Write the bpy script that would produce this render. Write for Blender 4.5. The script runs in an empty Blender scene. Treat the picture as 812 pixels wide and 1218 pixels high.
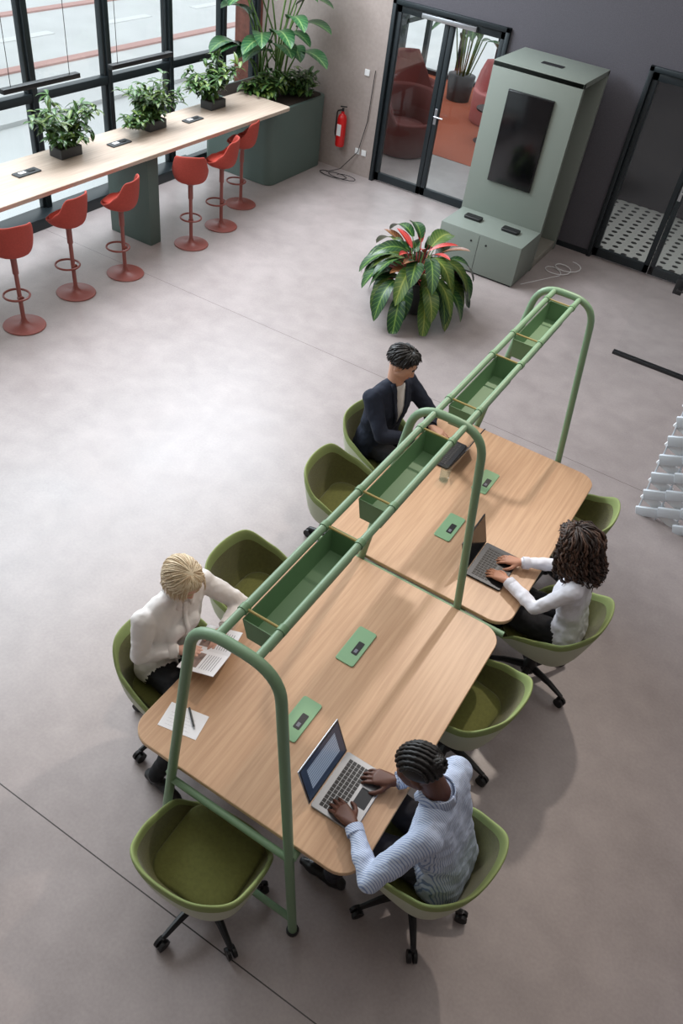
import bpy, bmesh, math, random
import numpy as np
from mathutils import Vector, Matrix, kdtree
random.seed(7)
V=Vector
pi=math.pi
sc=bpy.context.scene
COL=bpy.context.collection

# ------------------------------------------------------------------ materials
def srgb(r,g,b):
    f=lambda c:(c/255/12.92) if c/255<=0.04045 else ((c/255+.055)/1.055)**2.4
    return (f(r),f(g),f(b),1)
def mat(name,col,rough=.5,metal=0,noise=0,nscale=40,bump=0,bscale=200,spec=.5,sheen=0):
    m=bpy.data.materials.new(name); m.use_nodes=True
    nt=m.node_tree; b=nt.nodes['Principled BSDF']
    b.inputs['Base Color'].default_value=col; b.inputs['Roughness'].default_value=rough
    b.inputs['Metallic'].default_value=metal; b.inputs['Specular IOR Level'].default_value=spec
    if sheen: b.inputs['Sheen Weight'].default_value=sheen
    if noise or bump:
        tc=nt.nodes.new('ShaderNodeTexCoord')
    if noise:
        n=nt.nodes.new('ShaderNodeTexNoise'); n.inputs['Scale'].default_value=nscale; n.inputs['Detail'].default_value=6
        r=nt.nodes.new('ShaderNodeValToRGB')
        r.color_ramp.elements[0].position=.3; r.color_ramp.elements[1].position=.7
        r.color_ramp.elements[0].color=tuple(c*(1-noise) for c in col[:3])+(1,)
        r.color_ramp.elements[1].color=tuple(min(1,c*(1+noise)) for c in col[:3])+(1,)
        nt.links.new(tc.outputs['Object'],n.inputs['Vector']); nt.links.new(n.outputs['Fac'],r.inputs['Fac']); nt.links.new(r.outputs['Color'],b.inputs['Base Color'])
    if bump:
        n=nt.nodes.new('ShaderNodeTexNoise'); n.inputs['Scale'].default_value=bscale; n.inputs['Detail'].default_value=3
        bp=nt.nodes.new('ShaderNodeBump'); bp.inputs['Strength'].default_value=bump; bp.inputs['Distance'].default_value=.01
        nt.links.new(tc.outputs['Object'],n.inputs['Vector']); nt.links.new(n.outputs['Fac'],bp.inputs['Height']); nt.links.new(bp.outputs['Normal'],b.inputs['Normal'])
    return m
def mathn(nt,op,a,b=None,c=None):
    n=nt.nodes.new('ShaderNodeMath'); n.operation=op
    for i,x in enumerate((a,b,c)):
        if x is None: continue
        if isinstance(x,(int,float)): n.inputs[i].default_value=x
        else: nt.links.new(x,n.inputs[i])
    return n.outputs[0]
def mixc(nt,f,a,b):
    n=nt.nodes.new('ShaderNodeMix'); n.data_type='RGBA'
    for s,x in ((n.inputs[0],f),(n.inputs[6],a),(n.inputs[7],b)):
        if isinstance(x,(int,float,tuple)): s.default_value=x
        else: nt.links.new(x,s)
    return n.outputs[2]

M={}
def floor_material():
    m=bpy.data.materials.new('polished_concrete'); m.use_nodes=True; nt=m.node_tree; b=nt.nodes['Principled BSDF']
    tc=nt.nodes.new('ShaderNodeTexCoord')
    def noise(s,d,dist=0):
        n=nt.nodes.new('ShaderNodeTexNoise'); n.inputs['Scale'].default_value=s; n.inputs['Detail'].default_value=d; n.inputs['Distortion'].default_value=dist
        nt.links.new(tc.outputs['Object'],n.inputs['Vector']); return n.outputs['Fac']
    big=noise(.9,8,.6); mid=noise(5,10,.3); fine=noise(60,4)
    a=mathn(nt,'ADD',mathn(nt,'MULTIPLY',big,.35),mathn(nt,'ADD',mathn(nt,'MULTIPLY',mid,.40),mathn(nt,'MULTIPLY',fine,.25)))
    r=nt.nodes.new('ShaderNodeValToRGB'); r.color_ramp.elements[0].position=.34; r.color_ramp.elements[1].position=.66
    r.color_ramp.elements[0].color=srgb(150,140,138); r.color_ramp.elements[1].color=srgb(175,164,162)
    nt.links.new(a,r.inputs['Fac'])
    sp=nt.nodes.new('ShaderNodeSeparateXYZ'); nt.links.new(tc.outputs['Object'],sp.inputs[0])
    j1=mathn(nt,'LESS_THAN',mathn(nt,'ABSOLUTE',mathn(nt,'ADD',sp.outputs[1],.285)),.003)
    j2=mathn(nt,'LESS_THAN',mathn(nt,'ABSOLUTE',mathn(nt,'SUBTRACT',sp.outputs[1],4.3)),.003)
    c1=mixc(nt,j1,r.outputs['Color'],srgb(50,45,44))
    c2=mixc(nt,mathn(nt,'MULTIPLY',j2,.7),c1,srgb(70,62,60))
    nt.links.new(c2,b.inputs['Base Color'])
    rr=mathn(nt,'ADD',mathn(nt,'MULTIPLY',big,.25),.22); nt.links.new(rr,b.inputs['Roughness'])
    return m
def wood_material(name,c0,c1,rough=.45,axis=1):
    m=bpy.data.materials.new(name); m.use_nodes=True; nt=m.node_tree; b=nt.nodes['Principled BSDF']
    tc=nt.nodes.new('ShaderNodeTexCoord'); mp=nt.nodes.new('ShaderNodeMapping')
    mp.inputs['Scale'].default_value=(60,2.2,20) if axis==1 else (2.2,60,20)
    nt.links.new(tc.outputs['Object'],mp.inputs[0])
    n=nt.nodes.new('ShaderNodeTexNoise'); n.inputs['Scale'].default_value=1.0; n.inputs['Detail'].default_value=8; n.inputs['Distortion'].default_value=.4
    nt.links.new(mp.outputs[0],n.inputs['Vector'])
    r=nt.nodes.new('ShaderNodeValToRGB'); r.color_ramp.elements[0].position=.35; r.color_ramp.elements[1].position=.65
    r.color_ramp.elements[0].color=c0; r.color_ramp.elements[1].color=c1
    nt.links.new(n.outputs['Fac'],r.inputs['Fac']); nt.links.new(r.outputs['Color'],b.inputs['Base Color']); b.inputs['Roughness'].default_value=rough
    return m
def glass_material(name,tint=(.94,.97,.97,1),refl=.9,base=.035):
    m=bpy.data.materials.new(name); m.use_nodes=True; nt=m.node_tree; nt.nodes.clear()
    o=nt.nodes.new('ShaderNodeOutputMaterial'); mx=nt.nodes.new('ShaderNodeMixShader'); t=nt.nodes.new('ShaderNodeBsdfTransparent'); g=nt.nodes.new('ShaderNodeBsdfGlossy')
    t.inputs[0].default_value=tint; g.inputs['Roughness'].default_value=.02
    lw=nt.nodes.new('ShaderNodeLayerWeight'); lw.inputs[0].default_value=.5
    f=mathn(nt,'ADD',mathn(nt,'MULTIPLY',mathn(nt,'POWER',lw.outputs['Facing'],5),refl),base)
    nt.links.new(f,mx.inputs[0]); nt.links.new(t.outputs[0],mx.inputs[1]); nt.links.new(g.outputs[0],mx.inputs[2]); nt.links.new(mx.outputs[0],o.inputs[0])
    return m
def leaf_material(name,c_dark,c_light,c_vein,rough=.35):
    m=bpy.data.materials.new(name); m.use_nodes=True; nt=m.node_tree; b=nt.nodes['Principled BSDF']
    uv=nt.nodes.new('ShaderNodeUVMap'); uv.uv_map='UVMap'
    sp=nt.nodes.new('ShaderNodeSeparateXYZ'); nt.links.new(uv.outputs[0],sp.inputs[0])
    ax=mathn(nt,'ABSOLUTE',mathn(nt,'SUBTRACT',sp.outputs[0],.5))
    mid=mathn(nt,'LESS_THAN',ax,.045)
    s=mathn(nt,'SINE',mathn(nt,'MULTIPLY',mathn(nt,'SUBTRACT',sp.outputs[1],mathn(nt,'MULTIPLY',ax,.35)),60))
    s=mathn(nt,'MULTIPLY',mathn(nt,'POWER',mathn(nt,'MAXIMUM',s,0),6),.55)
    base=mixc(nt,mathn(nt,'MULTIPLY',ax,1.9),c_light,c_dark)
    c=mixc(nt,s,base,c_vein); c=mixc(nt,mid,c,c_vein)
    nt.links.new(c,b.inputs['Base Color']); b.inputs['Roughness'].default_value=rough
    return m
def stripe_material(name,base,stripe,freq):
    m=mat(name,base,.85,bump=.3,bscale=25); nt=m.node_tree; b=nt.nodes['Principled BSDF']
    tc=nt.nodes.new('ShaderNodeTexCoord'); mp=nt.nodes.new('ShaderNodeMapping'); mp.inputs['Rotation'].default_value=(0,.15,.1)
    nt.links.new(tc.outputs['Object'],mp.inputs[0]); sp=nt.nodes.new('ShaderNodeSeparateXYZ'); nt.links.new(mp.outputs[0],sp.inputs[0])
    s=mathn(nt,'SINE',mathn(nt,'MULTIPLY',sp.outputs[1],freq)); s=mathn(nt,'GREATER_THAN',s,.45)
    nt.links.new(mixc(nt,s,base,stripe),b.inputs['Base Color'])
    return m
M['floor']=floor_material()
M['oak']=wood_material('oak_veneer',srgb(178,140,108),srgb(194,157,124),.4)
M['oakedge']=mat('oak_edge',srgb(202,168,132),.5)
M['counter']=wood_material('counter_oak',srgb(180,160,144),srgb(198,180,164),.4)
M['green']=mat('green_powder_coat',srgb(122,152,120),.45)
M['green2']=mat('green_trough',srgb(106,140,102),.5)
M['greenlt']=mat('light_green_cover',srgb(128,166,126),.5)
M['strap']=mat('tan_strap',srgb(170,150,90),.6)
M['olive']=mat('olive_upholstery',srgb(94,94,48),.9,noise=.12,nscale=60,bump=.2,bscale=500,sheen=.2)
M['olive2']=mat('olive_seat_pad',srgb(100,102,48),.9,noise=.1,nscale=60,bump=.2,bscale=500,sheen=.2)
M['lime']=mat('lime_piping',srgb(136,150,94),.8)
M['cream']=mat('cream_shell',srgb(186,190,168),.6)
M['black']=mat('black_plastic',srgb(22,22,24),.45)
M['blackm']=mat('black_metal',srgb(30,32,34),.35,metal=.3)
M['frame']=mat('anthracite_frame',srgb(30,38,42),.4,metal=.2)
M['red']=mat('terracotta_seat',srgb(170,66,54),.75,noise=.08,nscale=60)
M['redm']=mat('terracotta_metal',srgb(142,78,70),.4)
M['redin']=mat('red_pad',srgb(182,64,50),.85)
M['sage']=mat('sage_laminate',srgb(124,132,124),.5)
M['sage2']=mat('sage_dark_laminate',srgb(88,104,98),.55)
M['sage3']=mat('sage_interior',srgb(146,142,132),.7)
M['screen']=mat('display_glass',srgb(8,8,11),.15)
M['plaster']=mat('light_plaster',srgb(158,146,140),.9,noise=.06,nscale=25,bump=.15,bscale=60)
M['felt']=mat('dark_acoustic_felt',srgb(84,82,88),.95,noise=.12,nscale=120,bump=.2,bscale=300)
M['white']=mat('white_paint',srgb(225,225,225),.6)
M['ceil']=mat('ceiling_paint',srgb(150,145,140),.9)
M['glass']=glass_material('clear_glass')
M['glass2']=glass_material('door_glass',(.9,.93,.93,1))
M['glass3']=glass_material('partition_glass',(.99,.995,.995,1),.5,.012)
M['tumbler']=glass_material('tumbler_glass',(.88,.93,.93,1))
M['alu']=mat('aluminium',srgb(170,172,176),.3,metal=.8)
M['darkalu']=mat('dark_aluminium',srgb(48,50,54),.35,metal=.6)
M['key']=mat('keycaps',srgb(30,30,33),.5)
M['paper']=mat('paper',srgb(236,236,240),.8)
M['ink']=mat('ink_grey',srgb(120,120,130),.8)
M['photo']=mat('printed_photo',srgb(140,120,112),.6,noise=.5,nscale=30)
M['soil']=mat('soil',srgb(50,38,30),.95,noise=.3,nscale=80)
M['pot']=mat('dark_pot',srgb(60,62,64),.6)
M['stem']=mat('green_stem',srgb(86,116,54),.5)
M['stemred']=mat('red_stem',srgb(150,50,50),.5)
M['leafA']=leaf_material('philodendron_leaf',srgb(20,54,32),srgb(42,84,40),srgb(110,140,66))
M['leafB']=leaf_material('philodendron_leaf_light',srgb(50,84,40),srgb(94,116,52),srgb(140,150,76))
M['leafR']=leaf_material('philodendron_new_leaf',srgb(150,30,32),srgb(190,50,44),srgb(210,96,80))
M['leafBr']=leaf_material('bronze_leaf',srgb(96,52,34),srgb(120,80,50),srgb(170,120,80))
M['leafS']=leaf_material('strelitzia_leaf',srgb(30,74,46),srgb(58,106,62),srgb(120,150,94))
M['leafT']=leaf_material('small_leaf',srgb(26,56,26),srgb(58,94,46),srgb(110,140,74))
M['extred']=mat('extinguisher_red',srgb(200,24,24),.3)
M['cable']=mat('black_cable',srgb(20,20,20),.6)
M['wcable']=mat('white_cable',srgb(220,220,220),.6)
M['brick']=mat('brick_brown',srgb(120,70,58),.9,noise=.3,nscale=14)
M['rug']=mat('terracotta_carpet',srgb(176,92,64),.95,noise=.15,nscale=40)
M['arm']=mat('oxblood_fabric',srgb(112,58,54),.9)
M['pink']=mat('pink_fabric',srgb(206,130,128),.9)
M['street']=mat('street_asphalt',srgb(212,212,212),.9,noise=.06,nscale=1.2)
M['streetred']=mat('red_kerb',srgb(200,160,154),.9)
M['rope']=mat('pale_slats',srgb(240,242,244),.7)
M['rope2']=mat('blue_grey_slats',srgb(214,221,228),.7)

# ------------------------------------------------------------------ mesh builder
class MB:
    def __init__(s): s.v=[];s.f=[];s.m=[];s.mats=[];s.uv=[]
    def mi(s,m):
        if m not in s.mats: s.mats.append(m)
        return s.mats.index(m)
    def add(s,verts,faces,m,uvs=None,T=None):
        o=len(s.v)
        for i,p in enumerate(verts):
            p=V(p)
            if T is not None: p=T@p
            s.v.append(tuple(p)); s.uv.append(uvs[i] if uvs else (0,0))
        if isinstance(m,list): ids=[s.mi(x) for x in m]
        else: ids=[s.mi(m)]*len(faces)
        for f,k in zip(faces,ids): s.f.append(tuple(o+i for i in f)); s.m.append(k)
    def bm(s,bm,m,T=None):
        bm.verts.index_update()
        s.add([v.co.copy() for v in bm.verts],[[v.index for v in f.verts] for f in bm.faces],m,None,T); bm.free()
    def box(s,x0,x1,y0,y1,z0,z1,m,bev=0,T=None):
        bm=bmesh.new(); bmesh.ops.create_cube(bm,size=1)
        for v in bm.verts: v.co=V(((x0+x1)/2+v.co.x*(x1-x0),(y0+y1)/2+v.co.y*(y1-y0),(z0+z1)/2+v.co.z*(z1-z0)))
        if bev: bmesh.ops.bevel(bm,geom=bm.edges[:],offset=bev,segments=2,affect='EDGES',profile=.5)
        s.bm(bm,m,T)
    def slab(s,cx,cy,hx,hy,r,z0,z1,m,c=.003,T=None,seg=7,mtop=None):
        def ring(i,z):
            out=[]
            for k,(sx,sy) in enumerate(((1,1),(-1,1),(-1,-1),(1,-1))):
                for j in range(seg+1):
                    a=k*pi/2+j/seg*pi/2
                    out.append((cx+sx*(hx-r)+(r-i)*math.cos(a),cy+sy*(hy-r)+(r-i)*math.sin(a),z))
            return out
        R=[ring(c,z0),ring(0,z0+c),ring(0,z1-c),ring(c,z1)]; n=len(R[0]); vs=sum(R,[]); fs=[]
        for k in range(3):
            for j in range(n): fs.append((k*n+j,k*n+(j+1)%n,(k+1)*n+(j+1)%n,(k+1)*n+j))
        ms=[m]*len(fs)
        fs.append(tuple(range(n-1,-1,-1))); fs.append(tuple(range(3*n,4*n))); ms+=[m,mtop or m]
        s.add(vs,fs,ms,None,T)
    def lathe(s,prof,c,m,n=24,T=None):
        vs=[];fs=[]
        for r,z in prof:
            for j in range(n): a=2*pi*j/n; vs.append((c[0]+max(r,1e-4)*math.cos(a),c[1]+max(r,1e-4)*math.sin(a),c[2]+z))
        for k in range(len(prof)-1):
            for j in range(n): fs.append((k*n+j,k*n+(j+1)%n,(k+1)*n+(j+1)%n,(k+1)*n+j))
        s.add(vs,fs,m,None,T)
    def tube(s,pts,r,m,n=10,T=None,closed=False):
        pts=[V(p) for p in pts]; N=len(pts)
        rs=r if isinstance(r,(list,tuple)) else [r]*N
        t0=(pts[1]-pts[0]).normalized(); up=V((0,0,1)) if abs(t0.z)<.9 else V((1,0,0)); nrm=t0.cross(up).normalized()
        vs=[];fs=[]
        for i in range(N):
            if closed: t=(pts[(i+1)%N]-pts[i-1])
            else: t=pts[min(i+1,N-1)]-pts[max(i-1,0)]
            if t.length<1e-9: t=t0
            t=t.normalized(); nrm=(nrm-t*nrm.dot(t)).normalized(); b=t.cross(nrm)
            for j in range(n):
                a=2*pi*j/n; vs.append(pts[i]+(nrm*math.cos(a)+b*math.sin(a))*rs[i])
        K=N if closed else N-1
        for i in range(K):
            i2=(i+1)%N
            for j in range(n): fs.append((i*n+j,i*n+(j+1)%n,i2*n+(j+1)%n,i2*n+j))
        if not closed: fs.append(tuple(range(n-1,-1,-1))); fs.append(tuple(range((N-1)*n,N*n)))
        s.add(vs,fs,m,None,T)
    def ell(s,c,r,m,T=None,seg=20,rings=12):
        bm=bmesh.new(); bmesh.ops.create_uvsphere(bm,u_segments=seg,v_segments=rings,radius=1)
        for v in bm.verts: v.co=V((c[0]+v.co.x*r[0],c[1]+v.co.y*r[1],c[2]+v.co.z*r[2]))
        s.bm(bm,m,T)
    def leaf(s,base,d,L,W,droop,m,up=V((0,0,1)),fold=.25,n=8,zmin=None):
        base=V(base); d=V(d).normalized(); side=d.cross(up)
        if side.length<.05: side=V((1,0,0))
        side.normalize(); nn=side.cross(d).normalized()
        p=base.copy(); vs=[];uv=[];fs=[]; cur=d.copy()
        for i in range(n+1):
            t=i/n; w=W*.5*(math.sin(pi*min(1,t*.93+.05))**.75)*(1-.15*t)
            if i==n: w=.001
            nn=side.cross(cur).normalized()
            for k in (-1,-.5,0,.5,1):
                vs.append(p+side*(w*k)+nn*(abs(k)*w*fold)); uv.append((.5+.5*k,t))
            cur=(cur+V((0,0,-droop/n))).normalized(); p=p+cur*(L/n)
            if zmin is not None and p.z<zmin: p.z=zmin
        for i in range(n):
            for k in range(4): a=i*5+k; fs.append((a,a+1,a+6,a+5))
        s.add(vs,fs,m,uv)
    def obj(s,name,parent=None,sharp=38,subsurf=0,link=True):
        me=bpy.data.meshes.new(name); me.from_pydata(s.v,[],s.f); me.update()
        for m in s.mats: me.materials.append(m if not isinstance(m,str) else M[m])
        me.polygons.foreach_set('material_index',s.m); me.polygons.foreach_set('use_smooth',[True]*len(s.f))
        if any(u!=(0,0) for u in s.uv):
            ul=me.uv_layers.new(name='UVMap')
            for l in me.loops: ul.data[l.index].uv=s.uv[l.vertex_index]
        bm=bmesh.new(); bm.from_mesh(me)
        if sharp:
            for e in bm.edges:
                if len(e.link_faces)==2 and e.calc_face_angle(0)>math.radians(sharp): e.smooth=False
        bm.to_mesh(me); bm.free()
        o=bpy.data.objects.new(name,me)
        if link: COL.objects.link(o)
        if parent: o.parent=parent
        if subsurf:
            md=o.modifiers.new('sub','SUBSURF'); md.levels=subsurf; md.render_levels=subsurf
        return o
def empty(name,loc=(0,0,0),rz=0):
    o=bpy.data.objects.new(name,None); o.empty_display_size=.2; o.location=loc; o.rotation_euler=(0,0,rz); COL.objects.link(o); return o
def dup(src,parent):
    o=bpy.data.objects.new(src.name.split('.')[0],src.data); COL.objects.link(o); o.parent=parent
    for md in src.modifiers:
        m=o.modifiers.new(md.name,md.type)
        if md.type=='SUBSURF': m.levels=md.levels; m.render_levels=md.render_levels
    return o
def fillet(pts,r,seg=6):
    pts=[V(p) for p in pts]; out=[pts[0]]
    for i in range(1,len(pts)-1):
        a,b,c=pts[i-1],pts[i],pts[i+1]; u=(a-b).normalized(); w=(c-b).normalized()
        p0=b+u*r; p2=b+w*r
        for k in range(seg+1):
            t=k/seg; out.append(p0*(1-t)**2+b*2*t*(1-t)+p2*t*t)
    out.append(pts[-1]); return out

# ------------------------------------------------------------------ room shell
YB=8.39; XW=-6.0; YF=-4.5; XR=6.0; HC=5.2
b=MB(); b.box(XW,XR,YF,YB+.15,-.1,0,'floor'); b.obj('floor')
D1=(-4.08,-2.58); D2=(-.98,.52); HD=2.10
b=MB()
b.box(XW,D1[0],YB,YB+.15,0,HC,'plaster')
for x0,x1,z0,z1 in ((D1[0],D1[1],HD,HC),(D1[1],D2[0],0,HC),(D2[0],D2[1],HD,HC),(D2[1],XR,0,HC)):
    b.box(x0,x1,YB,YB+.15,z0,z1,'felt')
b.obj('wall_rear')
b=MB(); b.box(XR,XR+.15,YF,YB+.15,0,HC,'plaster'); b.obj('wall_right')
b=MB(); b.box(XW,XR,YF-.15,YF,0,HC,'plaster'); b.obj('wall_front')
b=MB(); b.box(XW-.2,XR+.15,YF-.15,YB+.15,HC,HC+.15,'ceil'); b.obj('ceiling')
b=MB(); b.box(D1[1],D2[0],YB-.012,YB,0,.06,'frame'); b.obj('baseboard_rear')
b=MB()
ys=[-4.5,-3.4,-2.4,-1.4,-.4,.55,1.5,2.5,3.5,4.55,5.6,6.6,7.6,8.3]
for y in ys:
    b.box(XW-.07,XW+.06,y-.03,y+.03,0,HC,'frame',.004)
    b.box(XW-.03,XW+.03,y-.06,y+.06,0,HC,'frame',.003)
for z in (.05,1.22,2.9,HC-.06):
    b.box(XW-.04,XW+.05,YF,YB,z-.04,z+.04,'frame',.003)
b.box(XW-.02,XW+.22,YF,6.9,0,.12,'frame',.005)
b.obj('window_1')
b=MB(); b.box(XW-.006,XW-.004,YF,YB,.05,HC,'glass'); g=b.obj('window_glass_1')
g.parent=bpy.data.objects['window_1']
b=MB(); b.box(XW-.35,XW-.07,YB-.05,YB+.5,-.1,HC,'brick'); b.box(XW-.07,XW+.05,YB-.06,YB,0,HC,'brick'); b.obj('wall_corner_pier')
b=MB(); b.box(-60,XW-.1,-30,60,-.3,-.12,'street'); b.box(XW-.1,60,14.05,60,-.3,-.12,'street'); b.obj('street_ground')
b=MB()
for x in (-10.5,-13.2): b.box(x-.10,x+.10,-30,60,-.12,-.09,'streetred')
for k in range(12): b.box(-12,-11.8,-4+k*2.6,-2.8+k*2.6,-.12,-.11,'white')
b.box(-9.4,-8.6,-20,40,-.12,-.06,'street')
b.obj('street_marking')

def double_door(x0,x1,name):
    r=empty(name,(x0,YB,0)); b=MB(); w=x1-x0
    b.box(0,.05,-.04,.12,0,HD,'frame',.004); b.box(w-.05,w,-.04,.12,0,HD,'frame',.004); b.box(0,w,-.04,.12,HD-.05,HD,'frame',.004)
    m=w/2
    for a,c in ((.055,m-.004),(m+.004,w-.055)):
        b.box(a,a+.06,.0,.05,.02,HD-.055,'frame',.003); b.box(c-.06,c,.0,.05,.02,HD-.055,'frame',.003)
        b.box(a,c,.0,.05,HD-.13,HD-.055,'frame',.003); b.box(a,c,.0,.05,.02,.12,'frame',.003)
    b.box(m-.35,m+.35,-.05,0,HD-.12,HD-.07,'alu',.004)
    b.obj('door_frame',r)
    b=MB(); b.box(.1,m-.05,.024,.026,.1,HD-.1,'glass2'); b.box(m+.05,w-.1,.024,.026,.1,HD-.1,'glass2'); b.obj('door_glass',r)
    b=MB(); b.tube([(m+.03,0,1.0),(m+.03,-.05,1.0),(m+.15,-.05,1.0)],.009,'alu'); b.slab(m+.03,-.003,.018,.003,.003,.9,1.08,'alu',.001); b.obj('door_handle',r)
double_door(D1[0],D1[1],'door_1'); double_door(D2[0],D2[1],'door_2')

b=MB(); b.box(-6.2,-1.9,YB+.15,10.0,-.1,0,'floor'); b.box(-6.2,-1.9,10.0,14,-.1,.004,'rug'); b.obj('floor_lounge')
def dotfloor():
    m=mat('dotted_tile',srgb(205,200,192),.4); nt=m.node_tree; bb=nt.nodes['Principled BSDF']
    tc=nt.nodes.new('ShaderNodeTexCoord'); vo=nt.nodes.new('ShaderNodeTexVoronoi'); vo.inputs['Scale'].default_value=6.5; vo.inputs['Randomness'].default_value=.0
    nt.links.new(tc.outputs['Object'],vo.inputs['Vector'])
    nt.links.new(mixc(nt,mathn(nt,'LESS_THAN',vo.outputs['Distance'],.25),srgb(205,200,192),srgb(40,38,38)),bb.inputs['Base Color']); return m
b=MB(); b.box(-1.8,4,YB+.15,14,-.1,0,dotfloor()); b.obj('floor_kitchen')
b=MB(); b.box(-1.9,-1.8,YB+.15,14,0,3,'felt'); b.obj('wall_partition')
b=MB(); b.box(-1.8,4,10.6,10.7,0,3,'felt'); b.box(-1.3,-1.24,10.5,10.6,0,2.4,'frame'); b.box(-.2,-.14,10.5,10.6,0,2.4,'frame'); b.obj('wall_kitchen_rear')
b=MB()
for k in range(7): b.box(-6.2+k*.72,-6.12+k*.72,13.9,14.0,0,3,'frame')
for z in (0,.9,2.9): b.box(-6.2,-1.9,13.9,14.0,z,z+.08,'frame')
b.obj('window_2')
b=MB()
for y in (8.6,9.7,10.8,11.9,13): b.box(-6.25,-6.15,y,y+.08,0,3,'frame')
for z in (0,.9,2.9): b.box(-6.25,-6.15,8.6,14,z,z+.08,'frame')
b.obj('window_3')
def tub(name,x,y,rz,m,s=1):
    r=empty(name,(x,y,0),rz); b=MB()
    vs=[];fs=[];n=32
    rings=[(.34,0,0),(.38,.03,0),(.39,.3,0),(.40,.42,.32),(.38,.44,.34),(.33,.43,.32),(.30,.36,.1),(.28,.36,0),(.0,.40,0)]
    for (r_,z,h) in rings:
        for j in range(n):
            a=2*pi*j/n; ph=abs(math.atan2(math.sin(a+pi/2),math.cos(a+pi/2)))
            hh=h*max(0,min(1,(2.3-ph)/.5)); vs.append((r_*math.cos(a)*s,r_*math.sin(a)*s,(z+hh)*s))
    for k in range(len(rings)-1):
        for j in range(n): fs.append((k*n+j,k*n+(j+1)%n,(k+1)*n+(j+1)%n,(k+1)*n+j))
    b.add(vs,fs,m); b.obj('tub_shell',r,sharp=60)
tub('lounge_armchair',-4.35,9.75,-2.2,'arm',1.05); tub('lounge_armchair',-3.9,12.2,2.6,'pink',1.1); tub('lounge_armchair',-5.2,11.6,-1,'arm',1.05)
b=MB(); b.lathe([(0,0),(.2,0),(.2,.01),(.02,.02),(.02,.45),(.25,.46),(.25,.48),(0,.48)],(-3.6,11.2,0),'blackm'); b.obj('side_table')

# ------------------------------------------------------------------ bench desk with frame
H=1.846; XFt=.389; XT=.174; L=1.58
b=MB()
for y0,y1 in ((0,L-.02),(L+.02,2*L)):
    b.slab(0,(y0+y1)/2,.585,(y1-y0)/2,.11,.715,.74,'oakedge',.003,mtop='oak')
bd=b.obj('bench_desk')
def armx(z): return XFt+(XT-XFt)*z/H
b=MB()
ya=[-.03,L,2*L+.03]
for y in ya:
    pts=fillet([(-XFt,y,0),(-XT,y,H),(XT,y,H),(XFt,y,0)],.14,8)
    b.tube(pts,.021,'green',14)
    for z in (.12,.67): b.tube([(-armx(z),y,z),(armx(z),y,z)],.017,'green')
    for s_ in (-1,1): b.lathe([(0,0),(.03,0),(.03,.012),(.022,.02)],(s_*XFt,y,0),'black',14)
b.tube([(-.585,L,.705),(.585,L,.705)],.018,'green')
for x in (-.36,.36):
    b.tube([(x*.9,ya[0],.69),(x*.9,ya[2],.69)],.018,'green')
XRL=.078
for x in (-XRL,XRL): b.tube([(x,ya[0],H-.005),(x,ya[2],H-.005)],.016,'green',12)
fr=b.obj('frame',bd)
for y0,y1 in ((.09,.66),(.86,1.46),(1.70,2.28),(2.50,3.08)):
    b=MB(); zt=H-.02; zb=zt-.11; wt=.063; wb=.05; t=.004
    def ring(w,e,z): return [(-w,y0+e,z),(w,y0+e,z),(w,y1-e,z),(-w,y1-e,z)]
    R=ring(wt,0,zt)+ring(wb,.015,zb)+ring(wt-t,t,zt)+ring(wb-t,.015+t,zb+t)
    fs=[]
    for j in range(4): k=(j+1)%4; fs+=[(j,k,4+k,4+j),(8+k,8+j,12+j,12+k),(k,j,8+j,8+k)]
    fs+=[(7,6,5,4),(12,13,14,15)]
    b.add(R,[tuple(reversed(f)) for f in fs],'green2')
    for y in (y0+.03,y1-.03):
        for x in (-XRL,XRL): b.tube([(x,y-.014,H-.005),(x,y+.014,H-.005)],.0195,'green2',12)
        b.tube([(-XRL,y,H-.0),(XRL,y,H-.0)],.005,'strap',8)
    b.obj('planter_trough',bd)
for y0,y1 in ((.38,.62),(.89,1.14),(1.99,2.23),(2.52,2.76)):
    b=MB(); b.slab(.0,(y0+y1)/2,.052,(y1-y0)/2,.014,.74,.746,'greenlt',.002)
    b.slab(.014,(y0+y1)/2-.01,.017,.045,.006,.746,.747,'black',.0003)
    b.slab(.014,(y0+y1)/2-.03,.008,.012,.002,.747,.748,'ink',.0003)
    b.obj('desk_power_box')

# ------------------------------------------------------------------ chairs
def shell(b,a,bb,z0,hf,mi,mr,mo,tilt=.12,n=44,e=2.6,th=.024):
    P=[(0,0,0,0),(.45,0,0,0),(.72,0,.004,0),(.84,.05,.01,0),(.92,.22,.01,0),(.97,.55,0,0),(1.0,.85,0,0),(1.02,.98,.004,0),
       (1.02,1,.011,th*.5),(1.02,.98,.004,th),(1.0,.85,0,th+.003),(.97,.55,0,th+.004),(.92,.22,-.012,th+.004),(.84,.05,-.028,th),(.72,0,-.045,.01),(.45,0,-.05,0),(0,0,-.05,0)]
    vs=[];fs=[];ms=[]
    for rf,h,dz,dr in P:
        for j in range(n):
            ph=2*pi*j/n; pp=abs(math.atan2(math.sin(ph),math.cos(ph)))
            R=1/((abs(math.sin(ph))/a)**e+(abs(math.cos(ph))/bb)**e)**(1/e)
            hh=hf(math.degrees(pp)); r=rf*R+dr; z=z0+h*hh+dz
            y=-r*math.cos(ph)-tilt*max(0,z-z0)*max(0,math.cos(ph))
            vs.append((r*math.sin(ph),y,z))
    for k in range(len(P)-1):
        for j in range(n):
            fs.append((k*n+j,(k+1)*n+j,(k+1)*n+(j+1)%n,k*n+(j+1)%n)); ms.append(mi if k<6 else (mr if k<10 else mo))
    b.add(vs,fs,ms)
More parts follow.
